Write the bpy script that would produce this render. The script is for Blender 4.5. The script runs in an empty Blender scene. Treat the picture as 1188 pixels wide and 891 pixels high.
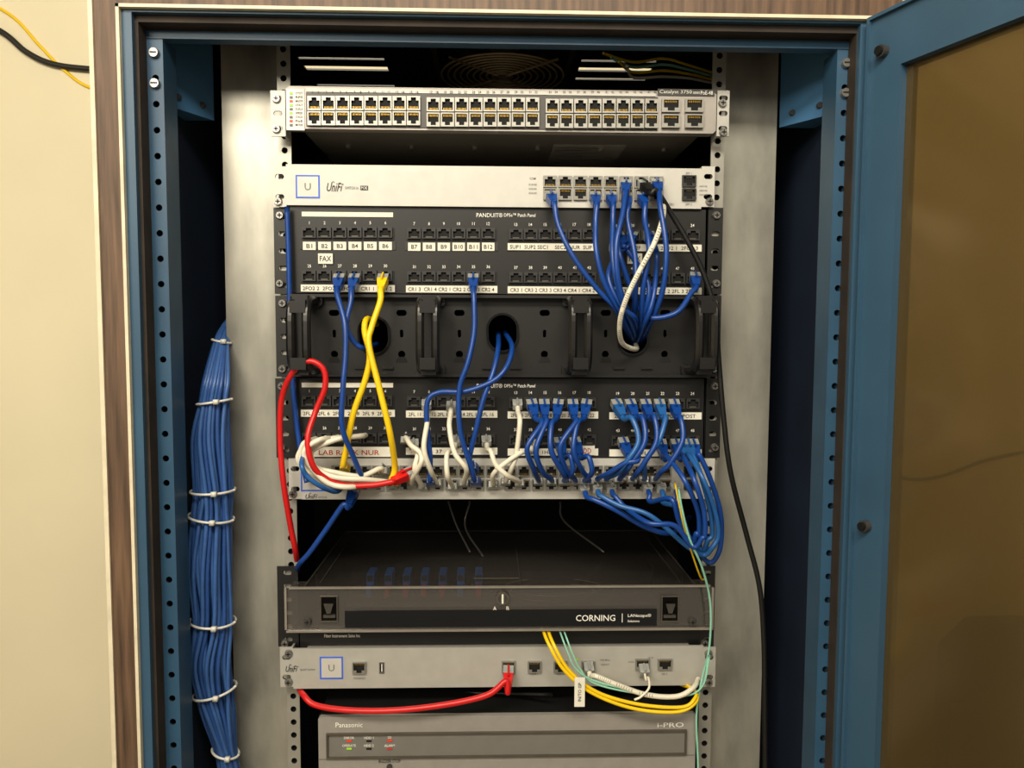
import bpy, math, random, bmesh
from mathutils import Vector, Matrix
random.seed(7)
scene=bpy.context.scene
scene.view_settings.view_transform='Standard'
# ------------------------------------------------------------ camera model
F=858.0; ZC=1.55; CAM=Vector((0,-0.8,ZC))
psi=math.radians(1.6); th=math.radians(3.8); rho=math.radians(0.25)
fw=Vector((math.sin(psi)*math.cos(th),math.cos(psi)*math.cos(th),-math.sin(th)))
r0=Vector((math.cos(psi),-math.sin(psi),0)); u0=r0.cross(fw)
rt=r0*math.cos(rho)+u0*math.sin(rho); up=u0*math.cos(rho)-r0*math.sin(rho)
cd=bpy.data.cameras.new('camera'); cam=bpy.data.objects.new('camera',cd)
scene.collection.objects.link(cam); scene.camera=cam
cd.sensor_width=36; cd.lens=36*F/1188; cd.clip_start=0.01
M=Matrix((( rt.x,up.x,-fw.x,CAM.x),(rt.y,up.y,-fw.y,CAM.y),(rt.z,up.z,-fw.z,CAM.z),(0,0,0,1)))
cam.matrix_world=M
def P(px,py,y=0.0):
    d=fw+rt*((px-594)/F)+up*((445.5-py)/F)
    return CAM+d*((y-CAM.y)/d.y)
def R(x0,y0,x1,y1,y=0.0):
    cx=(x0+x1)/2; cy=(y0+y1)/2
    return P(x0,cy,y).x,P(x1,cy,y).x,P(cx,y1,y).z,P(cx,y0,y).z
# ------------------------------------------------------------ materials
def lin(c):
    c=c/255.0
    return c/12.92 if c<=0.04045 else ((c+0.055)/1.055)**2.4
def col(r,g,b): return (lin(r),lin(g),lin(b),1)
MATS={}
def mat(name,rgb,rough=0.5,metal=0.0,var=0.12,scale=40,bump=0.0,spec=0.5,stretch=None,rgb2=None,trans=0):
    if name in MATS: return MATS[name]
    m=bpy.data.materials.new(name); m.use_nodes=True; nt=m.node_tree; N=nt.nodes; L=nt.links
    b=N['Principled BSDF']; b.inputs['Roughness'].default_value=rough; b.inputs['Metallic'].default_value=metal
    b.inputs['Specular IOR Level'].default_value=spec
    c=col(*rgb)
    tc=N.new('ShaderNodeTexCoord'); nz=N.new('ShaderNodeTexNoise'); nz.inputs['Scale'].default_value=scale
    nz.inputs['Detail'].default_value=5
    mp=N.new('ShaderNodeMapping'); L.new(tc.outputs['Object'],mp.inputs[0]); L.new(mp.outputs[0],nz.inputs['Vector'])
    if stretch: mp.inputs['Scale'].default_value=stretch
    rp=N.new('ShaderNodeValToRGB'); L.new(nz.outputs[0],rp.inputs[0])
    c2=col(*rgb2) if rgb2 else tuple(min(1,x*(1+var)) for x in c[:3])+(1,)
    rp.color_ramp.elements[0].color=tuple(x*(1-var) for x in c[:3])+(1,); rp.color_ramp.elements[0].position=.3
    rp.color_ramp.elements[1].color=c2; rp.color_ramp.elements[1].position=.7
    L.new(rp.outputs[0],b.inputs['Base Color'])
    if bump:
        bp=N.new('ShaderNodeBump'); bp.inputs['Strength'].default_value=bump; bp.inputs['Distance'].default_value=.002
        L.new(nz.outputs[0],bp.inputs['Height']); L.new(bp.outputs[0],b.inputs['Normal'])
    MATS[name]=m; return m
def sheet(name,tint,haze,hazeamt,glossamt,rough=.08,scale=6,lo=.6,hi=1.5,stretch=(1,1,1),detail=3,gcol=(.9,.9,.9,1)):
    m=bpy.data.materials.new(name); m.use_nodes=True; nt=m.node_tree; N=nt.nodes; L=nt.links
    for n in list(N):
        if n.type!='OUTPUT_MATERIAL': N.remove(n)
    out=N['Material Output']
    t=N.new('ShaderNodeBsdfTransparent'); t.inputs[0].default_value=tint
    d=N.new('ShaderNodeBsdfDiffuse'); d.inputs[0].default_value=haze
    g=N.new('ShaderNodeBsdfGlossy'); g.inputs['Roughness'].default_value=rough; g.inputs[0].default_value=gcol
    tc=N.new('ShaderNodeTexCoord'); nz=N.new('ShaderNodeTexNoise'); nz.inputs['Scale'].default_value=scale; nz.inputs['Detail'].default_value=detail
    mp=N.new('ShaderNodeMapping'); mp.inputs['Scale'].default_value=stretch
    L.new(tc.outputs['Object'],mp.inputs[0]); L.new(mp.outputs[0],nz.inputs['Vector'])
    mr=N.new('ShaderNodeMapRange'); mr.inputs[1].default_value=.3; mr.inputs[2].default_value=.75
    mr.inputs[3].default_value=hazeamt*lo; mr.inputs[4].default_value=hazeamt*hi
    L.new(nz.outputs[0],mr.inputs[0])
    m1=N.new('ShaderNodeMixShader'); L.new(mr.outputs[0],m1.inputs[0]); L.new(t.outputs[0],m1.inputs[1]); L.new(d.outputs[0],m1.inputs[2])
    m2=N.new('ShaderNodeMixShader'); m2.inputs[0].default_value=glossamt; L.new(m1.outputs[0],m2.inputs[1]); L.new(g.outputs[0],m2.inputs[2])
    L.new(m2.outputs[0],out.inputs[0]); MATS[name]=m; return m
mat('wall_paint',(228,219,191),.85,0,.04,3,.15)
mat('floor_vinyl',(150,140,120),.5,0,.1,8)
mat('ceiling_white',(225,222,212),.9,0,.03,10)
mat('wood',(78,58,44),.55,0,.35,30,.1,stretch=(6,6,.35),rgb2=(112,86,66))
mat('cream',(215,205,180),.5)
mat('frame_blue',(50,82,108),.42,0,.08,14)
mat('rail_blue',(42,76,104),.45,0,.12,20)
mat('beam_blue_lit',(62,108,150),.45,0,.12,20)
mat('navy',(26,38,58),.6,0,.2,10)
mat('gasket',(46,37,30),.8,0,.35,30)
mat('galv',(142,141,134),.34,.55,.22,9,.05,rgb2=(196,193,181),stretch=(2.2,2.2,.8))
mat('railgalv',(165,163,155),.4,.5,.1,20)
mat('silver',(180,178,172),.42,.25,.05,60)
mat('silver2',(196,194,188),.45,.15,.04,60)
mat('bezel',(160,154,149),.4,.35,.08,60)
mat('black',(22,22,23),.42,0,.15,30)
mat('black_gloss',(15,15,16),.15,0,.1,30)
mat('ring_black',(17,16,17),.36,0,.1,30,spec=.6)
mat('chassis',(64,62,60),.4,.2,.15,12)
mat('underside',(92,87,79),.45,.1,.15,12)
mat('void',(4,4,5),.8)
mat('dark_rim',(38,38,39),.5)
mat('gold',(200,160,70),.35,.7)
mat('portmetal',(150,148,142),.35,.6)
mat('wire_grey',(92,86,78),.4,.4)
mat('wire_lit',(190,168,128),.35,.3)  # brightened tone stands in for light leaking onto the fan grille
mat('white',(238,236,228),.5)
mat('paper',(226,223,210),.7,0,.03)
mat('ink',(25,25,28),.6)
mat('inkgrey',(110,110,112),.6)
mat('inkred',(180,48,48),.6)
mat('blue_line',(52,98,215),.5)
mat('cab_blue',(14,62,140),.36,0,.08,60)
mat('cab_blue_light',(34,90,156),.36,0,.08,60)
mat('cab_bundle',(56,94,156),.40,0,.1,60)
mat('cab_bundle_dark',(38,74,136),.40,0,.1,60)
mat('adapter_blue',(24,80,150),.4,0,.05,60)
mat('adapter_red',(120,26,24),.4,0,.05,60)
mat('cab_yellow',(240,200,15),.4,0,.05)
mat('cab_red',(200,22,24),.38,0,.06)
mat('cab_white',(222,217,200),.45,0,.05)
mat('cab_black',(14,14,14),.45)
mat('cab_teal',(140,200,178),.4)
mat('plug_clear',(150,152,150),.15,0,.1)
mat('screw',(150,148,144),.3,.8)
mat('led_red',(230,60,30),.4); mat('led_green',(150,220,40),.4)
mat('pana',(122,119,115),.45,.2,.05,60)
mat('pana_light',(152,148,143),.45,.2,.05,60)
mat('tie',(210,210,202),.5)
mat('lid_edge',(128,122,114),.25)
mat('rim_dark',(62,59,55),.25)
mat('chair_black',(12,12,12),.6)
sheet('smoke_door',(.42,.34,.20,1),(.215,.155,.066,1),.28,.06,.14,1.6,.7,1.3,gcol=(.9,.78,.58,1))
sheet('smoke_clear',(.70,.66,.61,1),(.58,.51,.44,1),.05,.12,.10,2,.5,1.6,(1,1,2),1)
sheet('smoke_top',(.80,.78,.76,1),(.5,.46,.42,1),.020,.10,.08,2.5,.2,2.4,(1,1.6,1),1)  # haze for smudges, and in place of reflections the gloss does not pick up
# ------------------------------------------------------------ text cache
TC={}
def tmesh(s):
    if s in TC: return TC[s]
    cu=bpy.data.curves.new('t','FONT'); cu.body=s; cu.size=1; cu.resolution_u=2; cu.offset=0.004
    ob=bpy.data.objects.new('t',cu); me=ob.to_mesh()
    v=[(p.co.x,p.co.y) for p in me.vertices]; f=[tuple(p.vertices) for p in me.polygons]
    ob.to_mesh_clear(); bpy.data.objects.remove(ob); bpy.data.curves.remove(cu)
    if not v: TC[s]=None; return None
    x0=min(a for a,b in v); x1=max(a for a,b in v); y0=min(b for a,b in v); y1=max(b for a,b in v)
    TC[s]=(v,f,x0,x1,y0,y1); return TC[s]
# ------------------------------------------------------------ mesh builder
WL={}
class MB:
    def __init__(s): s.v=[]; s.f=[]; s.m=[]; s.mats=[]
    def mi(s,n):
        if n not in s.mats: s.mats.append(n)
        return s.mats.index(n)
    def add(s,vs,fs,m):
        o=len(s.v); k=s.mi(m); s.v+= [tuple(p) for p in vs]
        for f in fs: s.f.append(tuple(i+o for i in f)); s.m.append(k)
        return s
    def box(s,x0,x1,y0,y1,z0,z1,m,bev=0):
        if x0>x1:x0,x1=x1,x0
        if z0>z1:z0,z1=z1,z0
        if bev:
            b=bev
            pts=[(x0+b,z0),(x1-b,z0),(x1,z0+b),(x1,z1-b),(x1-b,z1),(x0+b,z1),(x0,z1-b),(x0,z0+b)]
            return s.prism(pts,y0,y1,m)
        vs=[(x,y,z) for x in(x0,x1) for y in(y0,y1) for z in(z0,z1)]
        return s.add(vs,[(0,1,3,2),(4,6,7,5),(0,4,5,1),(2,3,7,6),(0,2,6,4),(1,5,7,3)],m)
    def prism(s,pts,y0,y1,m):
        n=len(pts); vs=[(x,y0,z) for x,z in pts]+[(x,y1,z) for x,z in pts]
        fs=[tuple(range(n)),tuple(range(2*n-1,n-1,-1))]+[(i,(i+1)%n,n+(i+1)%n,n+i) for i in range(n)]
        return s.add(vs,fs,m)
    def zprism(s,pts,z0,z1,m):
        n=len(pts); vs=[(x,y,z0) for x,y in pts]+[(x,y,z1) for x,y in pts]
        fs=[tuple(range(n)),tuple(range(2*n-1,n-1,-1))]+[(i,(i+1)%n,n+(i+1)%n,n+i) for i in range(n)]
        return s.add(vs,fs,m)
    def cyl(s,c,r,h,m,n=16,axis='y',r2=None):
        r2=r if r2 is None else r2; vs=[]
        for k,rr in((0,r),(1,r2)):
            for i in range(n):
                a=2*math.pi*i/n; A=rr*math.cos(a); B=rr*math.sin(a)
                if axis=='y': vs.append((c[0]+A,c[1]+h*k,c[2]+B))
                elif axis=='x': vs.append((c[0]+h*k,c[1]+A,c[2]+B))
                else: vs.append((c[0]+A,c[1]+B,c[2]+h*k))
        return s.add(vs,[tuple(range(n)),tuple(range(2*n-1,n-1,-1))]+[(i,(i+1)%n,n+(i+1)%n,n+i) for i in range(n)],m)
    def ring(s,outer,inner,y0,y1,m,mi=None,cap=None,capy=None,sides=True):
        n=len(outer); mi=mi or m
        vs=[(x,y0,z) for x,z in outer]+[(x,y0,z) for x,z in inner]+[(x,y1,z) for x,z in inner]+[(x,y1,z) for x,z in outer]
        s.add(vs,[(i,(i+1)%n,n+(i+1)%n,n+i) for i in range(n)],m)
        s.add(vs,[(n+i,n+(i+1)%n,2*n+(i+1)%n,2*n+i) for i in range(n)],mi)
        if sides: s.add(vs,[(i,(i+1)%n,3*n+(i+1)%n,3*n+i) for i in range(n)],m)
        if cap: s.add([(x,capy if capy is not None else y1,z) for x,z in inner],[tuple(range(n))],cap)
        return s
    def tube(s,pts,r,m,n=8,rz=None):
        N=len(pts); vs=[]; nrm=None
        for i,p in enumerate(pts):
            t=(pts[min(i+1,N-1)]-pts[max(i-1,0)]).normalized()
            if nrm is None:
                nrm=t.orthogonal().normalized()
            nrm=(nrm-t*nrm.dot(t)).normalized(); bn=t.cross(nrm)
            for k in range(n):
                a=2*math.pi*k/n; vs.append(p+nrm*(r*math.cos(a))+bn*(r*math.sin(a)))
        fs=[(i*n+k,i*n+(k+1)%n,(i+1)*n+(k+1)%n,(i+1)*n+k) for i in range(N-1) for k in range(n)]
        fs+=[tuple(range(n)),tuple(range(N*n-1,(N-1)*n-1,-1))]
        return s.add(vs,fs,m)
    def holed(s,x0,x1,z0,z1,y0,y1,holes,m,edge=None,n=12):
        xs={x0,x1}; zs={z0,z1}
        for cx,cz,hw,hh,rx,rz in holes:
            xs|={cx-hw,cx+hw}; zs|={cz-hh,cz+hh}
        def uniq(a):
            a=sorted(a); o=[a[0]]
            for q in a[1:]:
                if q-o[-1]>1e-6:o.append(q)
            return o
        xs=uniq(xs); zs=uniq(zs)
        for i in range(len(xs)-1):
            for j in range(len(zs)-1):
                mx=(xs[i]+xs[i+1])/2; mz=(zs[j]+zs[j+1])/2
                if any(abs(mx-h[0])<h[2] and abs(mz-h[1])<h[3] for h in holes): continue
                s.add([(xs[i],y0,zs[j]),(xs[i+1],y0,zs[j]),(xs[i+1],y0,zs[j+1]),(xs[i],y0,zs[j+1])],[(0,1,2,3)],m)
        for cx,cz,hw,hh,rx,rz in holes:
            o=[];q=[]
            for k in range(n):
                a=2*math.pi*(k+.5 if n%8 else k)/n; c=math.cos(a); d=math.sin(a); mm=max(abs(c),abs(d))
                o.append((cx+hw*c/mm,cz+hh*d/mm))
                rm=min(rx,rz)
                q.append((cx+rm*c+(rx-rm)*(1 if c>0 else -1),cz+rm*d+(rz-rm)*(1 if d>0 else -1)))
            s.ring(o,q,y0,y1,m,edge or m,sides=False)
        s.add([(x0,y0,z0),(x1,y0,z0),(x1,y0,z1),(x0,y0,z1),(x0,y1,z0),(x1,y1,z0),(x1,y1,z1),(x0,y1,z1)],
              [(0,1,5,4),(1,2,6,5),(2,3,7,6),(3,0,4,7)],m)
        return s
    def text(s,t,cx,cz,h,y,m,w=None,dirx=None):
        T=tmesh(t)
        if not T: return s
        v,f,a0,a1,b0,b1=T; sc=h/max(b1-b0,.3); sx=(w/(a1-a0)) if w else sc*.92
        ax=(a0+a1)/2; bx=(b0+b1)/2
        return s.add([(cx+(a-ax)*sx,y,cz+(b-bx)*sc) for a,b in v],f,m)
    def tp(s,t,px,py,hpx,y,m,wpx=None):
        p=P(px,py,y); k=(p.y-CAM.y)/F
        return s.text(t,p.x,p.z,hpx*k,y,m,wpx*k if wpx else None)
    def logo(s,px,py,hpx,y,m,wpx):
        T=tmesh('UniFi'); p=P(px,py,y); k=(p.y-CAM.y)/F
        v,f,a0,a1,b0,b1=T; sc=hpx*k/(b1-b0); sx=wpx*k/(a1-a0); ax=(a0+a1)/2; bx=(b0+b1)/2
        s.add([(p.x+(a-ax)*sx+(b-bx)*sc*.22,y,p.z+(b-bx)*sc*(1+.12*math.sin((a-a0)/(a1-a0)*3.1))) for a,b in v],f,m)
        for i in range(3):
            q=P(px-wpx*.16+i*wpx*.07,py-hpx*.62-(i%2)*.8,y); s.box(q.x-.4*k,q.x+.4*k,y-.0001,y,q.z-.4*k,q.z+.4*k,m)
        q=P(px+wpx*.58,py-hpx*.35,y); s.text('°',q.x,q.z,hpx*.2*k,y,m)
        return s
    def bp(s,x0,y0,x1,y1,ya,yb,m,bev=0):
        a=R(x0,y0,x1,y1,ya); return s.box(a[0],a[1],ya,yb,a[2],a[3],m,bev)
    def obj(s,name,parent=None,smooth=False,**kw):
        xs=[p[0] for p in s.v]; ys=[p[1] for p in s.v]; zs=[p[2] for p in s.v]
        c=Vector(((min(xs)+max(xs))/2,(min(ys)+max(ys))/2,(min(zs)+max(zs))/2))
        me=bpy.data.meshes.new(name); me.from_pydata([(p[0]-c.x,p[1]-c.y,p[2]-c.z) for p in s.v],[],s.f)
        for n in s.mats: me.materials.append(MATS[n])
        me.polygons.foreach_set('material_index',s.m)
        if smooth: me.polygons.foreach_set('use_smooth',[True]*len(s.f))
        me.update()
        return link(name,me,c,parent,**kw)
def link(name,me,c,parent=None,**kw):
    ob=bpy.data.objects.new(name,me); scene.collection.objects.link(ob)
    if parent is not None:
        ob.parent=parent; ob.location=c-WL[parent.name]
    else: ob.location=c
    WL[ob.name]=Vector(c)
    for k,v in kw.items(): ob[k]=v
    return ob
def root(name,loc,label,category,**kw):
    return link(name,None,Vector(loc),None,label=label,category=category,**kw)
# ------------------------------------------------------------ room
def struct(name,x0,x1,y0,y1,z0,z1,m):
    MB().box(x0,x1,y0,y1,z0,z1,m).obj(name,kind='structure')
WALLY=0.62
struct('wall_back',-2.2,2.2,WALLY,WALLY+.1,0,2.7,'wall_paint')
struct('wall_left',-2.3,-2.2,-2.6,WALLY+.1,0,2.7,'wall_paint')
struct('wall_right',2.2,2.3,-2.6,WALLY+.1,0,2.7,'wall_paint')
struct('floor',-2.3,2.3,-2.6,WALLY+.1,-.1,0,'floor_vinyl')
struct('ceiling',-2.3,2.3,-2.6,WALLY+.1,2.7,2.8,'ceiling_white')
# ------------------------------------------------------------ cabinet
YF=-0.09; YR=-0.065
def X(px,y,py=445): return P(px,py,y).x
def Z(py,y,px=577): return P(px,py,y).z
cab=root('equipment_cabinet',(0,.2,0),'tall blue steel cabinet with brown wood trim and open door','cabinet')
ztop=Z(-45,YF); zw=Z(12,YF)
x_wl0,x_wl1=X(122,YF),X(148,YF); x_wr0,x_wr1=X(1003,YF),X(1030,YF)
for a,b in((x_wl0,x_wl1),(x_wr0,x_wr1)):
    MB().box(a,b,YF,YF+.03,0,ztop,'wood').obj('wood_trim',cab)
MB().box(x_wl1,x_wr0,YF,YF+.03,zw,ztop,'wood').obj('wood_trim',cab)
for a,b in((x_wl0-.004,x_wl0),(x_wl1,x_wl1+.003),(x_wr0-.003,x_wr0),(x_wr1,x_wr1+.004)):
    MB().box(a,b,YF-.002,YF+.03,0,zw if a not in(x_wl0-.004,x_wr1) else ztop,'cream').obj('edge_strip',cab)
MB().box(x_wl1,x_wr0,YF-.002,YF+.03,zw-.003,zw,'cream').obj('edge_strip',cab)
YG0=-.081
xb0=x_wl1+.003; xb1=X(163,YF); xc0=X(986,YF); xc1=x_wr0-.003
zb=Z(19,YF)
fr=MB(); fr.box(xb0,xb1,YF+.003,YF+.04,0,zw-.003,'frame_blue').box(xc0,xc1,YF+.003,YF+.04,0,zw-.003,'frame_blue').box(xb1,xc0,YF+.003,YF+.04,zb,zw-.003,'frame_blue')
fr.obj('frame',cab)
gq0=X(172,YG0); gq1=X(980,YG0); zgq=Z(32,YG0)
gx0=X(181,YR); gx1=X(978,YR); zg=Z(42,YR)
ga=MB(); ga.box(xb1,gq0,YG0,YR,0,zb,'gasket').box(gq1,xc0,YG0,YR,0,zb,'gasket').box(gq0,gq1,YG0,YR,zgq,zb,'gasket')
ga.box(xb1,gx0,YR,YR+.02,0,zb,'gasket').box(gx1,xc0,YR,YR+.02,0,zb,'gasket').box(gx0,gx1,YR,YR+.02,zg,zb,'gasket')
ga.obj('gasket',cab)
zt=Z(51,YR)
tz=Z(50,.05)
MB().box(gx0,gx1,YR-.001,YR+.012,zt,zg,'rail_blue').obj('top_rail',cab)
for a,b in((gx0,X(199,YR)),(X(959,YR),gx1)):
    hs=[]; z=zt-.012; cx=(a+b)/2
    while z>.8:
        hs.append((cx,z,(b-a)/2*.98,.0105,.0032,.0032)); z-=.0245
    m=MB(); m.holed(a,b,0,zt,YR,YR+.002,hs,'rail_blue','void')
    m.box(a,a+.002,YR+.002,YR+.03,0,zt,'rail_blue').box(b-.002,b,YR+.002,YR+.03,0,zt,'rail_blue')
    m.box(a+.002,b-.002,YR+.012,YR+.014,0,zt,'void')
    m.obj('mounting_rail',cab)
    for q in (68,103):
        zz=Z(q,YR); mm=MB().cyl((cx,YR-.004,zz),.0042,.004,'screw',14,r2=.005); mm.box(cx-.003,cx+.003,YR-.0045,YR-.004,zz-.0006,zz+.0006,'void'); mm.obj('screw',cab)
sl=gx0-.004; sr=gx1+.004
MB().box(sl-.003,sl,YR+.02,.6,0,tz+.002,'navy').obj('side_panel',cab)  # inner panels coloured dark so the recess reads as shaded
MB().box(sr,sr+.003,YR+.02,.6,0,tz+.002,'navy').obj('side_panel',cab)
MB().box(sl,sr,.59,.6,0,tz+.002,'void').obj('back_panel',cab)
MB().box(sl,sr,YR+.03,.59,.03,.05,'navy').obj('bottom_panel',cab)
# top panel with vent slots
def yfor(px,py,z):
    d=P(px,py,0)-CAM; t=(z-ZC)/d.z; return CAM.y+d.y*t
tp=MB()
ya=YR+.02
def seg(a,b,sl_):
    y=ya
    for q in sorted(sl_):
        tp.box(a,b,y,q[0],tz,tz+.002,'black'); y=q[1]
    tp.box(a,b,y,.59,tz,tz+.002,'black')
SA=[(yfor(400,p,tz),yfor(400,p,tz)+w_) for p,w_ in((67,.006),(77,.014),(98,.006))]
SB=[(yfor(720,p,tz),yfor(720,p,tz)+w_) for p,w_ in((70,.006),(79,.013),(91,.007))]
ym=.12
xa0,xa1=X(350,ym,80),X(448,ym,80); xe0,xe1=X(672,ym,80),X(757,ym,80)
tp.box(sl,xa0,ya,.59,tz,tz+.002,'black').box(xa1,xe0,ya,.59,tz,tz+.002,'black').box(xe1,sr,ya,.59,tz,tz+.002,'black')
seg(xa0,xa1,SA); seg(xe0,xe1,SB)
tp.obj('top_panel',cab)
# fan
fy=yfor(583,80,tz); fx=X(583,fy,80)
fan=root('cooling_fan',(fx,fy,tz-.01),'round wire fan grille mounted under the cabinet roof','fan')
fc=Vector((fx,fy,tz-.004))
def circ(c,r,n=48): return [c+Vector((r*math.cos(2*math.pi*i/n),r*math.sin(2*math.pi*i/n),0)) for i in range(n+1)]
g=MB()
for k in range(9): g.tube(circ(fc-Vector((0,0,.005)),.012+.0078*k),.0013,'wire_lit',6)
for a in(0.8,2.37,3.94,5.5): g.tube([fc-Vector((0,0,.006)),fc+Vector((.088*math.cos(a),.088*math.sin(a),-.006))],.0016,'wire_lit',6)
g.cyl((fc.x,fc.y,fc.z-.007),.011,.004,'wire_lit',20,'z')
g.obj('grille',fan,True)
g=MB(); hw_=.082
for a_,b_,c_,d_ in((-hw_,hw_,-hw_,-hw_+.006),(-hw_,hw_,hw_-.006,hw_),(-hw_,-hw_+.006,-hw_+.006,hw_-.006),(hw_-.006,hw_,-hw_+.006,hw_-.006)):
    g.box(fc.x+a_,fc.x+b_,fc.y+c_,fc.y+d_,tz-.0045,tz-.0005,'wire_grey')
g.obj('fan_housing',fan)
g=MB(); g.cyl((fc.x,fc.y,tz-.0015),.026,.001,'chassis',20,'z')
for k in range(7):
    a=k*2*math.pi/7; c,s_=math.cos(a),math.sin(a); c2,s2_=math.cos(a+.5),math.sin(a+.5)
    g.add([(fc.x+.024*c,fc.y+.024*s_,tz-.0015),(fc.x+.072*c,fc.y+.072*s_,tz-.0015),(fc.x+.072*c2,fc.y+.072*s2_,tz-.0005),(fc.x+.024*c2,fc.y+.024*s2_,tz-.0005)],[(0,1,2,3)],'wire_grey')
g.obj('blade',fan)
# side beams (gussets angled to catch light, their lit tone in the colour)
for sx,sg,pxi in((sl,1,250),(sr,-1,903)):
    h1=Z(124,YR+.032)
    xr=X(pxi,.035,100)
    m=MB(); m.zprism([(sx,YR+.033),(xr,.028),(xr,.0295),(sx,.0295)],h1,tz-.001,'beam_blue_lit')
    m.obj('side_beam',cab)
    for t_ in(.35,.8):
        yy=YR+.033+(.028-YR-.033)*t_; xx=sx+(xr-sx)*t_
        MB().cyl((xx,yy-.004,h1+.012),.003,.004,'chassis',12).obj('screw',cab)
YG=.03
for a,b in((X(264,YG),X(330,YG)),(X(828,YG),X(893,YG))):
    MB().box(a,b,YG,YG+.0015,.05,tz-.001,'galv').box(a,a+.0015,YG+.0015,YG+.012,.05,tz-.001,'galv').box(b-.0015,b,YG+.0015,YG+.012,.05,tz-.001,'galv').obj('filler_plate',cab)
for a,b in((X(327,0),X(342,0)),(X(819,0),X(834,0))):
    cx=(a+b)/2; hs=[]; z=Z(54,0)-.006
    while z>.9:
        hs.append((cx,z,(b-a)/2*.97,.0072,.0033,.0033)); z-=.01482
    m=MB(); m.holed(a,b,.05,tz-.001,0,.002,hs,'railgalv','void')
    m.box(cx-.004,cx+.004,.006,.007,.8,tz-.001,'void')
    m.box((a if cx<0 else b-.002),(a+.002 if cx<0 else b),.002,.029,.05,tz-.001,'railgalv')
    m.obj('rack_rail',cab)
# door
H=Vector((X(992,YF),YF-.004,0)); e=Vector((.42,-.9,0)).normalized()
for _ in range(12):
    dA=P(1045,74,0)-CAM; nA=Vector((dA.x,dA.y,0))
    det=e.x*(-nA.y)-e.y*(-nA.x); bx=CAM.x-H.x; by=CAM.y-H.y
    sw=(bx*(-nA.y)-by*(-nA.x))/det; t=(e.x*by-e.y*bx)/det
    A=CAM+dA*t
    dB=P(1188,18,0)-CAM; Bp=CAM+dB*((A.z-ZC)/dB.z)
    e=Vector((Bp.x-A.x,Bp.y-A.y,0)).normalized()
nn=Vector((e.y,-e.x,0)).normalized()
if nn.dot(Vector((0,-1,0)))<0: nn=-nn
zd1=P(1000,22,H.y).z; zd0=.06; tr=zd1-A.z
door=link('door',None,H+Vector((0,0,zd0)),cab,label='open blue steel door with smoked brown acrylic window')
def dpt(w,t,z): 
    p=H+e*w-nn*t; return (p.x,p.y,z)
def dbox(m,w0,w1,t0,t1,z0,z1,mt):
    vs=[dpt(w,t,z) for w in(w0,w1) for t in(t0,t1) for z in(z0,z1)]
    return m.add(vs,[(0,1,3,2),(4,6,7,5),(0,4,5,1),(2,3,7,6),(0,2,6,4),(1,5,7,3)],mt)
DW=.83
m=MB(); dbox(m,0,sw,0,.022,zd0,zd1,'frame_blue'); dbox(m,DW-sw,DW,0,.022,zd0,zd1,'frame_blue')
dbox(m,sw,DW-sw,0,.022,zd1-tr,zd1,'frame_blue'); dbox(m,sw,DW-sw,0,.022,zd0,zd0+tr,'frame_blue')
dbox(m,.0,.003,-.004,0,zd0,zd1,'frame_blue'); dbox(m,.003,DW,-.004,0,zd1-.003,zd1,'frame_blue')
m.obj('door_frame',door)
m=MB(); dbox(m,sw,DW-sw,.008,.012,zd0+tr,zd1-tr,'smoke_door'); m.obj('window_panel',door)
for px,py in((1028,60),(1006,610)):
    w=sw*.5; yy=H.y+e.y*w; zz=P(px,py,yy).z; p=H+e*w
    m=MB(); m.tube([p+Vector((0,0,zz)),p+nn*.006+Vector((0,0,zz))],.0055,'chassis',14); m.tube([p+nn*.006+Vector((0,0,zz)),p+nn*.009+Vector((0,0,zz))],.004,'cab_black',14); m.obj('bolt',door)
# ------------------------------------------------------------ rack devices
PM={}
def port_mesh(w,h,flip,rim,d=.003,contacts=True):
    key=(round(w,5),round(h,5),flip,rim)
    if key in PM: return PM[key]
    W=w/2;Hh=h/2;a=W*.80;b=Hh*.80;n=W*.38;b2=b*.45;f=-1 if flip else 1
    inn=[(-a,b),(a,b),(a,-b2),(n,-b2),(n,-b),(-n,-b),(-n,-b2),(-a,-b2)]
    out=[(-W,Hh),(W,Hh),(W,-b2),(W,-Hh),(n,-Hh),(-n,-Hh),(-W,-Hh),(-W,-b2)]
    inn=[(x,z*f) for x,z in inn]; out=[(x,z*f) for x,z in out]
    m=MB(); m.ring(out,inn,-d,0,rim,'void',cap='void',capy=-.0003)
    if contacts and rim!='dark_rim':
        for i in range(8):
            x=-a*.75+a*1.5*i/7; z0,z1=sorted((b*f*.98,b*f*.55)); m.box(x-a*.03,x+a*.03,-d*.6,-.0004,z0,z1,'gold')
    elif contacts:
        z0,z1=sorted((b*f*.98,b*f*.72)); m.box(-a*.6,a*.6,-d*.5,-.0004,z0,z1,'wire_grey')
    me=bpy.data.meshes.new('port'); me.from_pydata(m.v,[],m.f)
    for q in m.mats: me.materials.append(MATS[q])
    me.polygons.foreach_set('material_index',m.m); me.update(); PM[key]=me; return me
def port(px,py,w,h,y,parent,flip=False,rim='portmetal',name='port'):
    k=(y-CAM.y)/F; p=P(px,py,y); return link(name,port_mesh(w*k,h*k,flip,rim),p,parent)
def screw(px,py,y,parent,m='screw'):
    p=P(px,py,y); q=MB(); q.cyl((p.x,y-.003,p.z),.0036,.003,m,14,r2=.0046)
    q.box(p.x-.0024,p.x+.0024,y-.0034,y-.003,p.z-.0005,p.z+.0005,'void').box(p.x-.0005,p.x+.0005,y-.0034,y-.003,p.z-.0024,p.z+.0024,'void')
    return q.obj('screw',parent)
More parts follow.
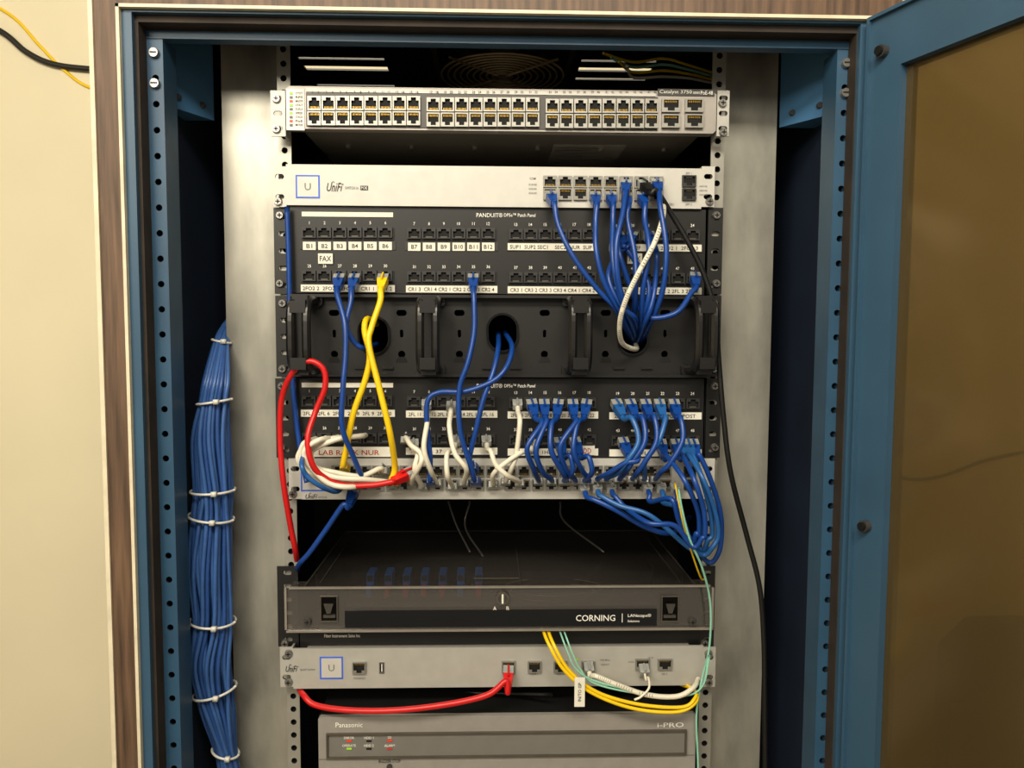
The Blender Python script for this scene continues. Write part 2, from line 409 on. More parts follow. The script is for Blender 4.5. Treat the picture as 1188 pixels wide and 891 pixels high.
def ears(x0,y0,x1,y1,y,wl,mt,parent,n=3,back=0.0,wr=None):
    wr=wr or wl
    for a,b in((x0,x0+wl),(x1-wr,x1)):
        xa,xb,za,zb_=R(a,y0,b,y1,y); cx=(xa+xb)/2; hs=[]
        hh=(zb_-za)/n
        for i in range(n): hs.append((cx,za+hh*(i+.5),(xb-xa)*.46,min(hh*.46,.008),.0046,.0027))
        m=MB(); m.holed(xa,xb,za,zb_,y,y+.002,hs,mt,'void',n=12)
        if back>y+.003: m.box(xb-.002 if a==x0 else xa,xb if a==x0 else xa+.002,y+.002,back,za,zb_,mt)
        m.obj('mounting_ear',parent)
IN=.014
# 1. forty eight port switch
y=-.02
r=root('network_switch',P(580,152,y),'silver forty-eight-port rack switch with black chassis above a slim white switch','network switch')
a=R(332,103,831,152,y)
MB().box(a[0]+.002,a[1]-.002,y+.012,-.002,a[2]+.001,a[3]-.001,'underside').box(a[0]+IN,a[1]-IN,-.002,.30,a[2]+.001,a[3]-.001,'underside').obj('chassis',r)
m=MB(); m.box(a[0],a[1],y,y+.012,a[2],a[3],'bezel',.003)
m.bp(355,110,763,149,y-.001,y,'chassis'); m.bp(332,103,353,151,y-.001,y,'white')
m.bp(763,103.3,829,111,y-.001,y,'chassis')
m.tp('Catalyst 3750',784,107,5,y-.0015,'white',37); m.tp('SERIES',808,107.6,2.6,y-.0015,'white',8); m.tp('PoE-48',820,107.6,4.4,y-.0015,'white',14)
m.bp(355,104.5,761,109,y-.001,y,'silver2')
for i,t in enumerate(['SYST','RPS','MASTR','STAT','DUPLX','SPEED','STACK','PoE','MODE']):
    m.tp(t,347,108+i*4.6,2.4,y-.0015,'ink',8); m.bp(336,106.8+i*4.6,339.5,109.5+i*4.6,y-.0016,y-.001,'led_green' if i in(0,3,5) else ('led_red' if i in (2,7) else 'inkgrey'))
for g_ in range(3):
    for c in range(8):
        px=365.2+g_*138+c*16.4
        m.tp(str(g_*16+c*2+1),px-3,106.8,2.6,y-.0015,'ink'); m.tp(str(g_*16+c*2+2),px+4,106.8,2.6,y-.0015,'ink')
m.obj('front_panel',r)
for g_ in range(3):
    for c in range(8):
        px=365.2+g_*137.7+c*16.4; off=g_*1.6
        port(px,120.5+off,15,15.5,y-.001,r,True); port(px,138+off,15,15.5,y-.001,r,False)
for i in(0,1):
    for j in(0,1): port(778+i*27,123+j*18,21,15,y-.001,r,False,'portmetal','fibre_port')
m=MB()
m.box(X(640,.06,170),X(722,.06,170),.035,.13,a[2]+.0002,a[2]+.001,'lid_edge')
for i in range(7): m.box(X(645,.06,170),X(645+random.randint(30,70),.06,170),.045+i*.011,.048+i*.011,a[2],a[2]+.0003,'chassis')
m.obj('rating_label',r)
ears(314,105,846,158,y,17,'silver',r,3,0,14)
for px,py in((321,115),(321,150),(838,120),(839,154)): screw(px,py,y,r)
for i in range(6):
    p=(X(400+i*75,.03,170),.05,a[2]-.002); MB().cyl(p,.003,.003,'screw',10,'z').obj('screw',r)
def usq(mb,x0,y0,x1,y1,y):
    t=1.8
    mb.bp(x0,y0,x1,y1,y-.0004,y,'blue_line'); mb.bp(x0+t,y0+t,x1-t,y1-t,y-.0007,y-.0004,'silver2')
    mb.tp('U',(x0+x1)/2,(y0+y1)/2,8,y-.001,'inkgrey',7)
def slim(name,lab,x0,y0,x1,y1,y,depth,earw=15,mt='silver2'):
    r=root(name,P((x0+x1)/2,y1,y),lab,'network switch' if 'switch' in name else 'network gateway')
    a=R(x0+earw,y0,x1-earw,y1,y)
    MB().box(a[0]+IN,a[1]-IN,y+.0025,depth,a[2]+.001,a[3]-.001,'silver').obj('chassis',r)
    ears(x0,y0,x1,y1,y,earw,mt,r,2,0)
    m=MB(); m.box(a[0],a[1],y,y+.0025,a[2],a[3],mt)
    return r,m
y=-.008
r,m=slim('network_switch','slim silver-white sixteen-port rack switch with blue square emblem',317,193,829,240,y,.26)
usq(m,343,203,371,230,y); m.logo(388,217,9,y-.0006,'ink',17); m.tp('SWITCH 16',408,218,3.2,y-.0006,'inkgrey',15)
m.bp(418,215.5,427,220.5,y-.0005,y,'ink'); m.tp('POE',422.5,218,3,y-.0008,'white',7)
m.tp('SFP 1',799,201,2.6,y-.0006,'inkgrey'); m.tp('SFP 2',799,237,2.6,y-.0006,'inkgrey'); m.tp('POE+',778,237,2.6,y-.0006,'inkgrey')
m.tp('COM',618,207,2.4,y-.0006,'inkgrey'); 
for i in range(3): m.tp('10/100/1000',618,214+i*5,2,y-.0006,'inkgrey',9); m.tp('1000/100',816,216+i*5,2,y-.0006,'inkgrey',9)
m.obj('front_panel',r)
for c in range(8):
    port(638+c*17.6,211+c*.12,15.5,13,y,r,True); port(638+c*17.6,225.5+c*.12,15.5,13,y,r,False)
for j in(0,1): port(799,210.5+j*15.5,16,13,y,r,False,'dark_rim','fibre_port')
for px,py in((323,234),(823,234)): screw(px,py,y,r)
# patch panels
def patch(lab,x0,y0,x1,y1,dy1,dy2,labels1,labels2,red=(),lw={}):
    y=-.004
    r=root('patch_panel',P((x0+x1)/2,y1,y),lab,'patch panel')
    ew=20
    a=R(x0+ew,y0,x1-ew,y1,y)
    m=MB(); m.box(a[0],a[1],y,y+.003,a[2],a[3],'black')
    groups=[(350,456),(472,575),(590,692),(708,812)]
    m.tp('PANDUIT®',568,y0+8.5,5,y-.0006,'white',30); m.tp('DP5e™ Patch Panel',603,y0+8.5,4,y-.0006,'white',36)
    for gi,(g0,g1) in enumerate(groups):
        step=(g1-g0)/6; tl=gi*1.0
        for row,dy in((0,dy1),(1,dy2)):
            m.bp(g0-1,dy-7+tl,g1+1,dy+8+tl,y-.0012,y,'black',.0008)
            for c in range(6):
                m.tp(str(row*24+gi*6+c+1),g0+step*(c+.5),dy-11.5+tl,3.4,y-.0006,'white')
            if row==0 and gi==0: m.bp(g0,y0+5,g1,y0+10.5,y-.0008,y,'paper')
            m.bp(g0-2,dy+9.5+tl,g1+3,dy+19.5+tl,y-.0009,y,'dark_rim')
    m.obj('front_panel',r)
    for gi,(g0,g1) in enumerate(groups):
        step=(g1-g0)/6; tl=gi*1.0
        for row,dy in((0,dy1),(1,dy2)):
            for c in range(6):
                port(g0+step*(c+.5),dy+tl,step*.9,12,y-.0012,r,True,'dark_rim')
            L=(labels1 if row==0 else labels2)[gi]
            mm=MB()
            if isinstance(L,list):
                n=len(L)
                for c,t in enumerate(L):
                    w=(g1-g0)/n; cx=g0+w*(c+.5)
                    if t is None: continue
                    mm.bp(cx-w*.42,dy+10.5+tl,cx+w*.42,dy+20+tl,y-.0014,y-.0009,'paper'); mm.tp(t,cx,dy+15.3+tl,4.6,y-.0018,'ink',min(w*.66,len(t)*3.1+.5))
            else:
                isr=(row==1 and gi in red)
                mm.bp(g0-1,dy+10.5+tl,g1+2,dy+(22 if isr else 18.5)+tl,y-.0014,y-.0009,'paper'); w=(g1-g0)*(.66 if isr else .96)
                mm.tp(L,(g0+g1)/2+(2 if isr else 0),dy+(17 if isr else 14.7)+tl,5.8 if isr else 4.2,y-.0018,'inkred' if isr else 'ink',min(w,len(L)*(6.5 if isr else 3.0)))
            if mm.v: mm.obj('label_strip',r)
    ears(x0,y0,x1,y1,y,ew,'black',r,5,0,17)
    for px in(x0+7,x1-7):
        for py in(y0+9,y1-12): screw(px,py,y,r)
    return r
pr=patch('black forty-eight-port patch panel with small white labels, beneath slim switch',318,241,838,341,270,320,
 [['B1','B2','B3','B4','B5','B6'],['B7','B8','B9','B10','B11','B12'],'SUP1  SUP2 SEC1    SEC2  NUR  SUP 1','FP    2F    2F      2F   2FO2 1  2FO2 3'],
 ['2FO2 2  2FO2 3 2FO2 5  CR1 1  CR1 2','CR1 3  CR1 4 CR2 1 CR2 2 CR2 3 CR2 4','CR3 1 CR3 2 CR3 3 CR3 4 CR4 1 CR4 2','CR4 3 CR4 4 2FL 1 2FL 2 2FL 3 2FL 4'])
m=MB(); m.bp(369,294,386,306,-.0062,-.0052,'paper'); m.tp('FAX',377.5,300,6,-.0066,'ink',13); m.obj('label_sticker',pr)
m=MB(); m.bp(728,294,745,306,-.0062,-.0052,'paper'); m.tp('FAX',736.5,300,6,-.0066,'ink',13); m.obj('label_sticker',pr)
pr2=patch('black forty-eight-port patch panel crowded with blue, white and yellow plugs',320,439,836,531,465,508,
 ['2FL 5  2FL 6  2FL 7  2FL 8  2FL 9  2FL 10','2FL 11 2FL 12 2FL 13 2FL 14 2FL 15 2FL 16','2FL 16 2FL 17 2FL 18 2FL 20 2FL 21 2FL 22','2FL 23 2FL 24 2FL 25  POS1  POST'],
 ['LAB RACK NUR','37   38   39','2FL  1HL       HDD','2FL       CAM'],red=(0,))
m=MB(); 
m.bp(664,517,690,528,-.0072,-.006,'paper'); m.tp('HDD',679,523,6,-.0076,'inkred',14); m.obj('label_sticker',pr2)
# cable manager
y=-.004
r=root('cable_manager',P(577,437,y),'black horizontal cable management panel with four rings and pass-through holes','cable organizer')
a=R(340,343,822,437,y); k=(y-CAM.y)/F
hs=[]
for px,py in((434,389),(583,386),(734,390)):
    p=P(px,py,y); hs.append((p.x,p.z,21*k,27*k,17*k,21*k))
for px in(388,466,533,632,703,772):
    for py,rx,rz in((363,6,3.6),(387,2,4.5),(411,4.2,4.2)):
        p=P(px,py,y); hs.append((p.x,p.z,8*k,8*k,rx*k,rz*k))
m=MB(); cols=sorted(hs,key=lambda h:h[0])
edges=[a[0]]
groups=[]
for h in cols:
    if groups and abs(groups[-1][0][0]-h[0])<.004: groups[-1].append((groups[-1][0][0],)+h[1:])
    else: groups.append([h])
for i in range(len(groups)-1): edges.append((groups[i][0][0]+groups[i][0][2]+groups[i+1][0][0]-groups[i+1][0][2])/2)
edges.append(a[1])
for i,g_ in enumerate(groups): m.holed(edges[i],edges[i+1],a[2],a[3],y,y+.003,g_,'black','wire_grey',n=16)
m.box(a[0],a[1],y-.012,y,a[3]-.003,a[3],'black'); m.box(a[0],a[1],y-.010,y,a[2],a[2]+.003,'black')
for px in(450,566,598,718,750,418):
    p=P(px,428,y); m.box(p.x-.006,p.x+.006,y-.003,y,p.z,p.z+.002,'black')
for px in(388,466,533,632,703,772):
    # lower flared half of each keyhole cut-out
    p=P(px,417,y); w_=6.4*k
    m.prism([(p.x-w_*.55,p.z+3*k),(p.x+w_*.55,p.z+3*k),(p.x+w_,p.z-1*k),(p.x+w_,p.z-3.5*k),(p.x-w_,p.z-3.5*k),(p.x-w_,p.z-1*k)],y-.0004,y+.0004,'void')
m.obj('back_plate',r)
for px,py in((434,389),(583,386),(734,390)):
    m=MB()
    p=P(px,py,y); out=[];inn=[]
    for i in range(24):
        t=2*math.pi*i/24; c,s_=math.cos(t),math.sin(t); z_=4*k*(1 if s_>0 else -1)
        out.append((p.x+18.8*k*c,p.z+18.8*k*s_+z_)); inn.append((p.x+16.3*k*c,p.z+16.3*k*s_+z_))
    m.ring(out,inn,y-.003,y+.006,'black_gloss')
    m.obj('hole_rim',r)
ears(320,343,836,437,y,20,'black',r,5,0,15)
def dring(m,xc,y,zc,A,Bz,t,hw,mt):
    # rectangular-section D loop standing out from the plate, with softened edges
    n=26; b=t*.28
    prof=[(-hw+b,0),(hw-b,0),(hw,b),(hw,t-b),(hw-b,t),(-hw+b,t),(-hw,t-b),(-hw,b)]
    vs=[]
    for i in range(n+1):
        q=math.pi/2+math.pi*i/n; c=abs(math.cos(q))**.5; s_=(1 if math.sin(q)>0 else -1)*abs(math.sin(q))**.5
        for dx,dt in prof: vs.append((xc+dx,y-(A-dt)*c,zc+(Bz-dt)*s_))
    K=len(prof)
    fs=[(i*K+j,i*K+(j+1)%K,(i+1)*K+(j+1)%K,(i+1)*K+j) for i in range(n) for j in range(K)]
    m.add(vs,fs,mt)
for px in(352,498,671,814):
    p=P(px,389,-.03); m=MB(); A=.050;Bz=.041
    for xc in(p.x-.0078,p.x+.0078): dring(m,xc,y,p.z,A,Bz,.0085,.0042,'ring_black')
    for z0,z1,y0,y1 in((p.z+Bz-.0075,p.z+Bz-.0005,y-A*.78,y-.004),(p.z-Bz+.0005,p.z-Bz+.0075,y-A*.78,y-.004),(p.z+Bz*.55,p.z+Bz*.84,y-A*.985,y-A+.008),(p.z-Bz*.84,p.z-Bz*.55,y-A*.985,y-A+.008)):
        m.box(p.x-.0078,p.x+.0078,y0,y1,z0,z1,'ring_black')
    m.box(p.x-.015,p.x+.015,y-.005,y,p.z-Bz-.002,p.z-Bz+.010,'ring_black',.002).box(p.x-.015,p.x+.015,y-.005,y,p.z+Bz-.010,p.z+Bz+.001,'ring_black',.002)
    m.obj('cable_ring',r)
for px in(328,828):
    for py in(352,428): screw(px,py,y,r)
# 24 port switch
y=-.008
r,m=slim('network_switch','silver rack switch hidden behind many patch cords',335,532,829,579,y,.26)
usq(m,349,543,377,570,y); m.logo(361,576,5,y-.0006,'ink',13); m.tp('SWITCH 48',374,577,2.5,y-.0006,'inkgrey',10)
m.obj('front_panel',r)
for g_ in range(4):
    for c in range(6):
        px=392+g_*100+c*15.8
        port(px,546,14,12.5,y,r,True); port(px,562,14,12.5,y,r,False)
for j in(0,1): port(800,547+j*15,14,12,y,r,False,'dark_rim','fibre_port')
for px,py in((340,573),(823,574)): screw(px,py,y,r)
# fibre enclosure
y=-.03
r=root('fibre_enclosure',P(577,733,y),'black fibre patch enclosure with smoky clear cover and front lid','fibre enclosure')
a=R(332,682,827,731,y); b0=a[0]+.017; b1=a[1]-.017
yb=.2
MB().box(b0,b1,y+.01,yb,a[2]+.001,a[2]+.003,'black').box(b0,b0+.002,.03,yb,a[2]+.003,a[3]-.004,'black').box(b1-.002,b1,.03,yb,a[2]+.003,a[3]-.004,'black').box(b0,b1,yb-.002,yb,a[2]+.003,a[3]-.004,'black').obj('tray',r)
m=MB(); m.box(b0,b1,y+.004,yb,a[3]-.002,a[3],'smoke_top'); m.box(a[0]+.002,b0,y+.004,-.006,a[3]-.002,a[3],'smoke_top').box(b1,a[1]-.002,y+.004,-.006,a[3]-.002,a[3],'smoke_top'); m.obj('top_cover',r)
m=MB(); t=.0018
m.box(b0,b0+t,y+.004,yb,a[3],a[3]+.0006,'rim_dark').box(b1-t,b1,y+.004,yb,a[3],a[3]+.0006,'rim_dark').box(b0+t,b1-t,yb-t,yb,a[3],a[3]+.0006,'rim_dark')
m.box(b0+.014,b0+.0152,y+.02,yb-.02,a[3],a[3]+.0004,'rim_dark').box(b1-.0152,b1-.014,y+.02,yb-.02,a[3],a[3]+.0004,'rim_dark')
m.box((a[0]+a[1])/2+.02,(a[0]+a[1])/2+.0212,y+.004,.12,a[3],a[3]+.0005,'rim_dark')
m.box((a[0]+a[1])/2-.03,(a[0]+a[1])/2+.02,.0,.0015,a[3],a[3]+.0005,'wire_grey')
m.obj('cover_rim',r)
m=MB(); m.box(a[0],a[1],y,y+.003,a[2],a[3],'smoke_clear'); m.obj('front_lid',r)
m=MB(); m.bp(335,680.5,824,682.4,y-.003,y,'lid_edge'); m.bp(332,730.5,827,732.5,y-.003,y,'lid_edge'); m.bp(330,682,332.5,731,y-.002,y,'lid_edge'); m.bp(825.5,682,828,731,y-.002,y,'lid_edge'); m.obj('lid_edge',r,label='grey clear-plastic edge of the lid')
m=MB(); m.bp(400,708,762,727,y-.0015,y-.0003,'black_gloss'); m.tp('CORNING',691,717,7.5,y-.002,'white',47); m.bp(721.5,712,722.3,722,y-.002,y-.0015,'white'); m.tp('LANscape®',742,714.5,5,y-.002,'white',28); m.tp('Solutions',735,720.5,2.8,y-.002,'white',14); m.obj('name_bar',r)
m=MB(); m.tp('A',574,706,5,y-.001,'paper'); m.tp('B',589,706,5,y-.001,'paper'); p=P(583,693,y); m.cyl((p.x,y-.004,p.z),.007,.004,'wire_grey',20); m.cyl((p.x,y-.0046,p.z),.005,.0006,'chassis',20); m.box(p.x-.001,p.x+.001,y-.0052,y-.0046,p.z-.005,p.z+.005,'paper'); m.obj('lock',r)
for px in(382,777):
    m=MB(); q=R(px-10,691,px+10,721,y); i_=R(px-9,692,px+9,720,y)
    o=[(q[0],q[2]),(q[1],q[2]),(q[1],q[3]),(q[0],q[3])]; ii=[(i_[0],i_[2]),(i_[1],i_[2]),(i_[1],i_[3]),(i_[0],i_[3])]
    m.ring(o,ii,y-.002,y,'wire_grey',cap='black_gloss'); c=P(px,706,y); m.prism([(c.x-.005,c.z+.006),(c.x+.005,c.z+.006),(c.x+.002,c.z-.004),(c.x-.002,c.z-.004)],y-.004,y-.001,'rim_dark'); m.bp(px-7,714,px+7,717,y-.003,y,'rim_dark'); m.obj('latch',r)
for px in(357,803): screw(px,721,y,r,'chassis')
ea=-.004
for s_,(x0,x1) in enumerate(((322,346),(812,829))):
    q=R(x0,657,x1,750,ea); cx=(q[0]+q[1])/2
    m=MB(); 
    n=6; hh=(q[3]-q[2])/n
    m.holed(q[0],q[1],q[2],q[3],ea,ea+.002,[(cx,q[2]+hh*(i+.5),(q[1]-q[0])*.45,hh*.4,.0045,.0028) for i in range(n)],'black','void'); m.obj('mounting_ear',r)
    screw((x0+x1)/2-3,746,ea,r)
m=MB(); m.box(b0+.035,b1-.03,.055,.10,a[2]+.006,a[3]-.010,'black_gloss'); m.box(b0+.035,b1-.03,.024,.055,a[2]+.006,a[2]+.010,'chassis'); m.obj('cassette',r)
for i in range(7):
    xx=b0+.062+i*.0205
    m=MB(); m.box(xx-.0042,xx+.0042,.028,.054,a[3]-.022,a[3]-.004,'adapter_blue').box(xx-.003,xx+.003,.026,.028,a[3]-.011,a[3]-.005,'void'); m.box(xx-.0028,xx+.0028,.014,.028,a[3]-.026,a[3]-.015,'adapter_red' if i in(1,2,3,4,6) else 'adapter_blue'); m.obj('fibre_adapter',r)
for k_ in range(2):
    m=MB(); m.tube([Vector((b0+.27+.05*math.cos(t/16*6.283)*(1+.12*k_),.03+.03*math.sin(t/16*6.283),a[2]+.02+.006*k_)) for t in range(17)],.0007,'wire_grey',6); m.obj('fibre_coil',r,True)
# thin blank panel
y=-.004
r=root('blank_panel',P(577,750,y),'black blank filler panel under the fibre enclosure','rack panel')
m=MB(); m.bp(348,731,811,750,y,y+.003,'black'); m.tp('Fiber Instrument Sales Inc',397,737.5,4,y-.0006,'white',42); m.obj('front_panel',r)
m=MB(); a=R(348,731,811,750,y); m.box(a[0],a[1],y-.006,y,a[2],a[2]+.002,'black'); m.obj('lip',r)
# gateway
y=-.014
r,m=slim('network_gateway','silver rack security gateway with red patch cord plugged in',325,751,830,797,y,.24,15,'silver')
usq(m,371,762,398,788,y); m.logo(338,776,7,y-.0006,'ink',13); m.tp('SECURITY GATEWAY',357,777,2.2,y-.0006,'inkgrey',18)
for t,px,py in (('CONSOLE',417,787),('WAN 1',590,789),('LAN 1',620,782),('LAN 2',650,782),('SFP 1',745,786),('SFP 2',771,782)): m.tp(t,px,py,2.4,y-.0006,'inkgrey')
m.tp('1000 Mbps',702,766,2.2,y-.0006,'inkgrey',12); m.tp('LINK/ACT',702,771,2.2,y-.0006,'inkgrey',10); m.tp('WAN',732,768,2.2,y-.0006,'inkgrey'); m.tp('10/100',755,763,2,y-.0006,'inkgrey')
m.bp(669,764,671,766,y-.0006,y,'led_green')
m.obj('front_panel',r)
for px in(417,590,620,650,682): port(px,773 if px!=417 else 774,16,14,y,r,False)
for px in(745,771): port(px,770,17,13,y,r,False,'portmetal','fibre_port')
m=MB(); q=R(440,768,446,781,y); i_=R(441.2,769.2,444.8,779.8,y)
m.ring([(q[0],q[2]),(q[1],q[2]),(q[1],q[3]),(q[0],q[3])],[(i_[0],i_[2]),(i_[1],i_[2]),(i_[1],i_[3]),(i_[0],i_[3])],y-.001,y,'screw',cap='void'); m.box((i_[0]+i_[1])/2-.0004,(i_[0]+i_[1])/2+.0006,y-.001,y,i_[2]+.001,i_[3]-.001,'white'); m.obj('usb_port',r)
for px,py in((335,758),(335,791),(822,758),(822,791)): screw(px,py,y,r)
# recorder
y=-.03
r=root('video_recorder',P(587,900,y),'grey rack video recorder with recessed indicator panel','recorder')
a=R(370,830,806,975,y)
MB().box(a[0],a[1],y+.006,.3,a[2],a[3],'black').obj('chassis',r)  # grey casing coloured black to stand in for shadow in the gap above
m=MB(); m.box(a[0],a[1],y,y+.006,a[2],a[3],'pana_light',.002)
q=R(379,848,796,877,y); i_=R(381,850,794,875,y)
m.ring([(q[0],q[2]),(q[1],q[2]),(q[1],q[3]),(q[0],q[3])],[(i_[0],i_[2]),(i_[1],i_[2]),(i_[1],i_[3]),(i_[0],i_[3])],y-.003,y,'wire_grey',cap='pana',capy=y-.0006)
m.bp(370,878,806,879,y-.0006,y,'pana')
m.tp('Panasonic',405,841,6,y-.0008,'white',32); m.tp('i-PRO',778,841,6,y-.0008,'white',32)
for t,px,py in(('ERROR',405,856),('HDD 1',428,856),('SD',452,855.5),('OPERATE',405,865),('HDD 2',428,865),('ALARM',452,865)): m.tp(t,px,py,3,y-.001,'white')
m.tp('BUZZER STOP',452,883,4,y-.001,'ink',26)
m.obj('front_panel',r)
for px,py,c in((405,860,'led_red'),(405,869,'led_green'),(452,859.5,'led_red'),(428,860,'void'),(428,869,'void'),(452,869,'inkred')):
    MB().bp(px-3,py-.9,px+3,py+.9,y-.0015,y-.0005,c).obj('indicator_light',r)
p=P(452,889,y); MB().cyl((p.x,y-.003,p.z),.003,.003,'chassis',16).obj('button',r)
# ------------------------------------------------------------ cables
def crom(pts,n=8):
    out=[]; Q=[pts[0]*2-pts[1]]+pts+[pts[-1]*2-pts[-2]]
    for i in range(1,len(Q)-2):
        p0,p1,p2,p3=Q[i-1:i+3]
        for k in range(n):
            t=k/n
            out.append(.5*((2*p1)+(p2-p0)*t+(2*p0-5*p1+4*p2-p3)*t*t+(3*p1-p0-3*p2+p3)*t*t*t))
    out.append(pts[-1]); return out
def plug(mb_col,p,d,parent,clear=False):
    d=d.normalized(); x=Vector((1,0,0)); x=(x-d*x.dot(d)).normalized(); z=x.cross(d)
    m=MB()
    if clear: sec=[(0,.0052,.0036),(.009,.0052,.0036),(.0105,.0044,.0032)]
    else: sec=[(0,.0056,.0038),(.009,.0056,.0038),(.0095,.0052,.0043),(.014,.0050,.0042),(.026,.0034,.0034)]
    vs=[]
    for s_,a_,b_ in sec:
        c=p+d*s_
        vs+=[c+x*a_+z*b_,c-x*a_+z*b_,c-x*a_-z*b_,c+x*a_-z*b_]
    ns=len(sec)
    for i in range(ns-1):
        f=[(4*i+k,4*i+(k+1)%4,4*i+4+(k+1)%4,4*i+4+k) for k in range(4)]
        m.add(vs,f,('plug_clear' if (i==0 or clear) else mb_col))
    e_=4*(ns-1)
    m.add(vs,[(0,1,2,3),(e_,e_+3,e_+2,e_+1)],'plug_clear' if clear else mb_col)
    sg=1 if z.z>0 else -1
    c=p+z*(.0052*sg)
    m.tube([c+d*.001,c+d*(.011 if clear else .015)+z*(.002*sg)],.0011,'plug_clear' if clear else mb_col,6)
    return m.obj('plug',parent)
def cable(mt,pts,ps=True,pe=False,r=.0028,label=None,group=None,clear=False,yd=-.04,start_y=-.010,tagname='network_cable',jit=0,d0=None,prn=None,cend=False):
    P3=[]
    for i,q in enumerate(pts):
        j=jit if 0<i<len(pts)-1 else 0
        P3.append(P(q[0]+random.uniform(-j,j),q[1]+random.uniform(-j,j),(q[2] if len(q)>2 else yd)-abs(random.uniform(-j,j))*.001))
    plugs=[]; o1,o2=(.010,.018) if clear else (.022,.030)
    if ps:
        p0=P(pts[0][0],pts[0][1],pts[0][2] if len(pts[0])>2 else start_y)
        nxt=P3[1]; d=Vector(((nxt.x-p0.x)*.5,-.028,-.018 if nxt.z<p0.z else .01)).normalized()
        if d0: d=Vector(d0).normalized()
        plugs.append((p0,d,clear)); P3=[p0+d*o1,p0+d*o2]+P3[1:]
    if pe:
        if cend: o1,o2=.010,.018
        p0=P(pts[-1][0],pts[-1][1],pts[-1][2] if len(pts[-1])>2 else start_y)
        nxt=P3[-2]; d=Vector(((nxt.x-p0.x)*.4,-.028,.012 if nxt.z>p0.z else -.012)).normalized()
        plugs.append((p0,d,clear or cend)); P3=P3[:-1]+[p0+d*o2,p0+d*o1]
    C=crom(P3)
    m=MB(); m.tube(C,r,mt,8)
    if prn:
        D=crom(P3,24)
        for i in range(len(D)-1):
            i0,i1=int(len(D)*prn[0]),int(len(D)*prn[1])
            if i0<i<i1 and i%2==0 and (i//2)%9<7:
                t=(D[i+1]-D[i]).normalized(); v_=(CAM-D[i]).normalized(); s_=t.cross(v_).normalized(); nv=s_.cross(t).normalized()
                if nv.dot(v_)<0: nv=-nv
                o=D[i]+nv*(r+.0001); hl=(D[i+1]-D[i]).length*.62
                w_=random.choice((.0014,.001,.0012))
                m.add([o-s_*w_-t*hl*.3,o+s_*w_-t*hl*.3,o+s_*w_+t*hl*.3,o-s_*w_+t*hl*.3],[(0,1,2,3)],'ink')
    kw=dict(label=label or 'patch cord plugged into rack equipment',category='cable')
    if group: kw['group']=group
    o=m.obj(tagname,None,True,**kw)
    for p,d,c_ in plugs: plug(mt,p,d,o,c_)
    return o
B='cab_blue';LB='cab_blue_light';W='cab_white';Y='cab_yellow'
gA='blue patch cords into the pass-through hole'
lA='blue patch cord running from slim switch into pass-through hole'
for pts in [
 [(638,225),(648,262),(664,296,-.045),(690,332,-.045),(714,358,-.04),(727,382,-.015),(730,392,.03)],
 [(690,226),(691,258),(692,292,-.05),(702,330,-.05),(722,366,-.04),(732,388,-.01),(734,396,.03)],
 [(708,226),(711,258),(711,300,-.055),(720,345,-.055),(735,380,-.03),(737,396,.03)],
 [(726,212),(722,250,-.05),(715,285,-.06),(718,330,-.06),(730,368,-.04),(733,394,.03)],
 [(744,226),(748,255),(753,290,-.055),(746,335,-.055),(744,375,-.03),(741,396,.03)],
 [(761,211),(766,240,-.05),(773,290,-.06),(768,340,-.055),(752,380,-.03),(743,398,.03)],
 [(726,227),(728,255),(737,300,-.05),(737,345,-.05),(734,385,-.01),(737,392,.03)],
]: cable(B,pts,label=lA,group=gA,start_y=-.011)
cable(B,[(806,319),(802,340,-.04),(786,362,-.05),(760,369,-.045),(745,362,-.04),(735,342,-.04),(720,300,-.045),(716,272,-.03),(720,262,-.008)],label='blue patch cord looping from patch panel port to port')
cable(B,[(716,272,-.008),(728,290,-.03),(752,330,-.05),(748,366,-.04),(742,400,.03)],label='blue patch cord from upper patch panel into hole')
cable(B,[(752,272,-.008),(762,300,-.03),(758,345,-.05),(748,376,-.04),(738,402,.03)],label='blue patch cord from upper patch panel into hole')
cable(B,[(734,272,-.008),(716,296,-.03),(706,322,-.045),(722,356,-.05),(738,372,-.04),(736,400,.03)],label='blue patch cord from upper patch panel into hole')
cable(W,[(766,226,-.012),(770,246,-.04),(760,280,-.06),(740,318,-.065),(726,348,-.065),(719,375,-.055),(722,398,-.035),(738,405,-.01),(737,396,.03)],ps=False,r=.0027,prn=(.12,.8),label='white patch cord with printed jacket drooping into hole')
cable('cab_black',[(745,212),(762,222,-.035),(780,250,-.03),(800,284,-.03),(818,322,-.03),(830,366,-.03),(834,420,-.03),(840,490,-.03),(848,550,-.03),(866,620,-.02),(881,680,-.02),(886,740,-.02),(887,800,-.02),(888,900,-.02),(888,1000,-.02)],r=.0028,label='long black cord running down beside the rack')
cable(B,[(394,321),(392,345),(400,375,-.05),(401,410,-.055),(398,450,-.06),(397,495,-.06),(410,530,-.05),(430,560,-.01)],pe=True,label='blue patch cord hanging from upper to lower equipment')
cable(B,[(412,321),(407,350),(402,378,-.045),(412,398,-.04),(424,404,-.03),(437,399,.03)],label='blue patch cord bending into pass-through hole')
cable(B,[(333,240,-.012),(335,300,-.012),(337,380,-.012),(341,460,-.012),(348,520,-.014),(356,560,-.02)],ps=False,label='blue cord running down along the rack rail')
cable(Y,[(445,321),(441,350),(431,380,-.05),(428,400,-.055),(440,450,-.06),(452,500,-.06),(458,540,-.04),(457,562,-.01)],pe=True,r=.0032,label='yellow patch cord hanging from upper patch panel to switch')
cable(Y,[(437,376,.03),(426,370,-.025),(423,384,-.04),(429,412,-.05),(424,440,-.05),(410,480,-.05),(402,520,-.045),(401,546,-.012)],ps=False,pe=True,r=.0032,label='yellow patch cord emerging from pass-through hole')
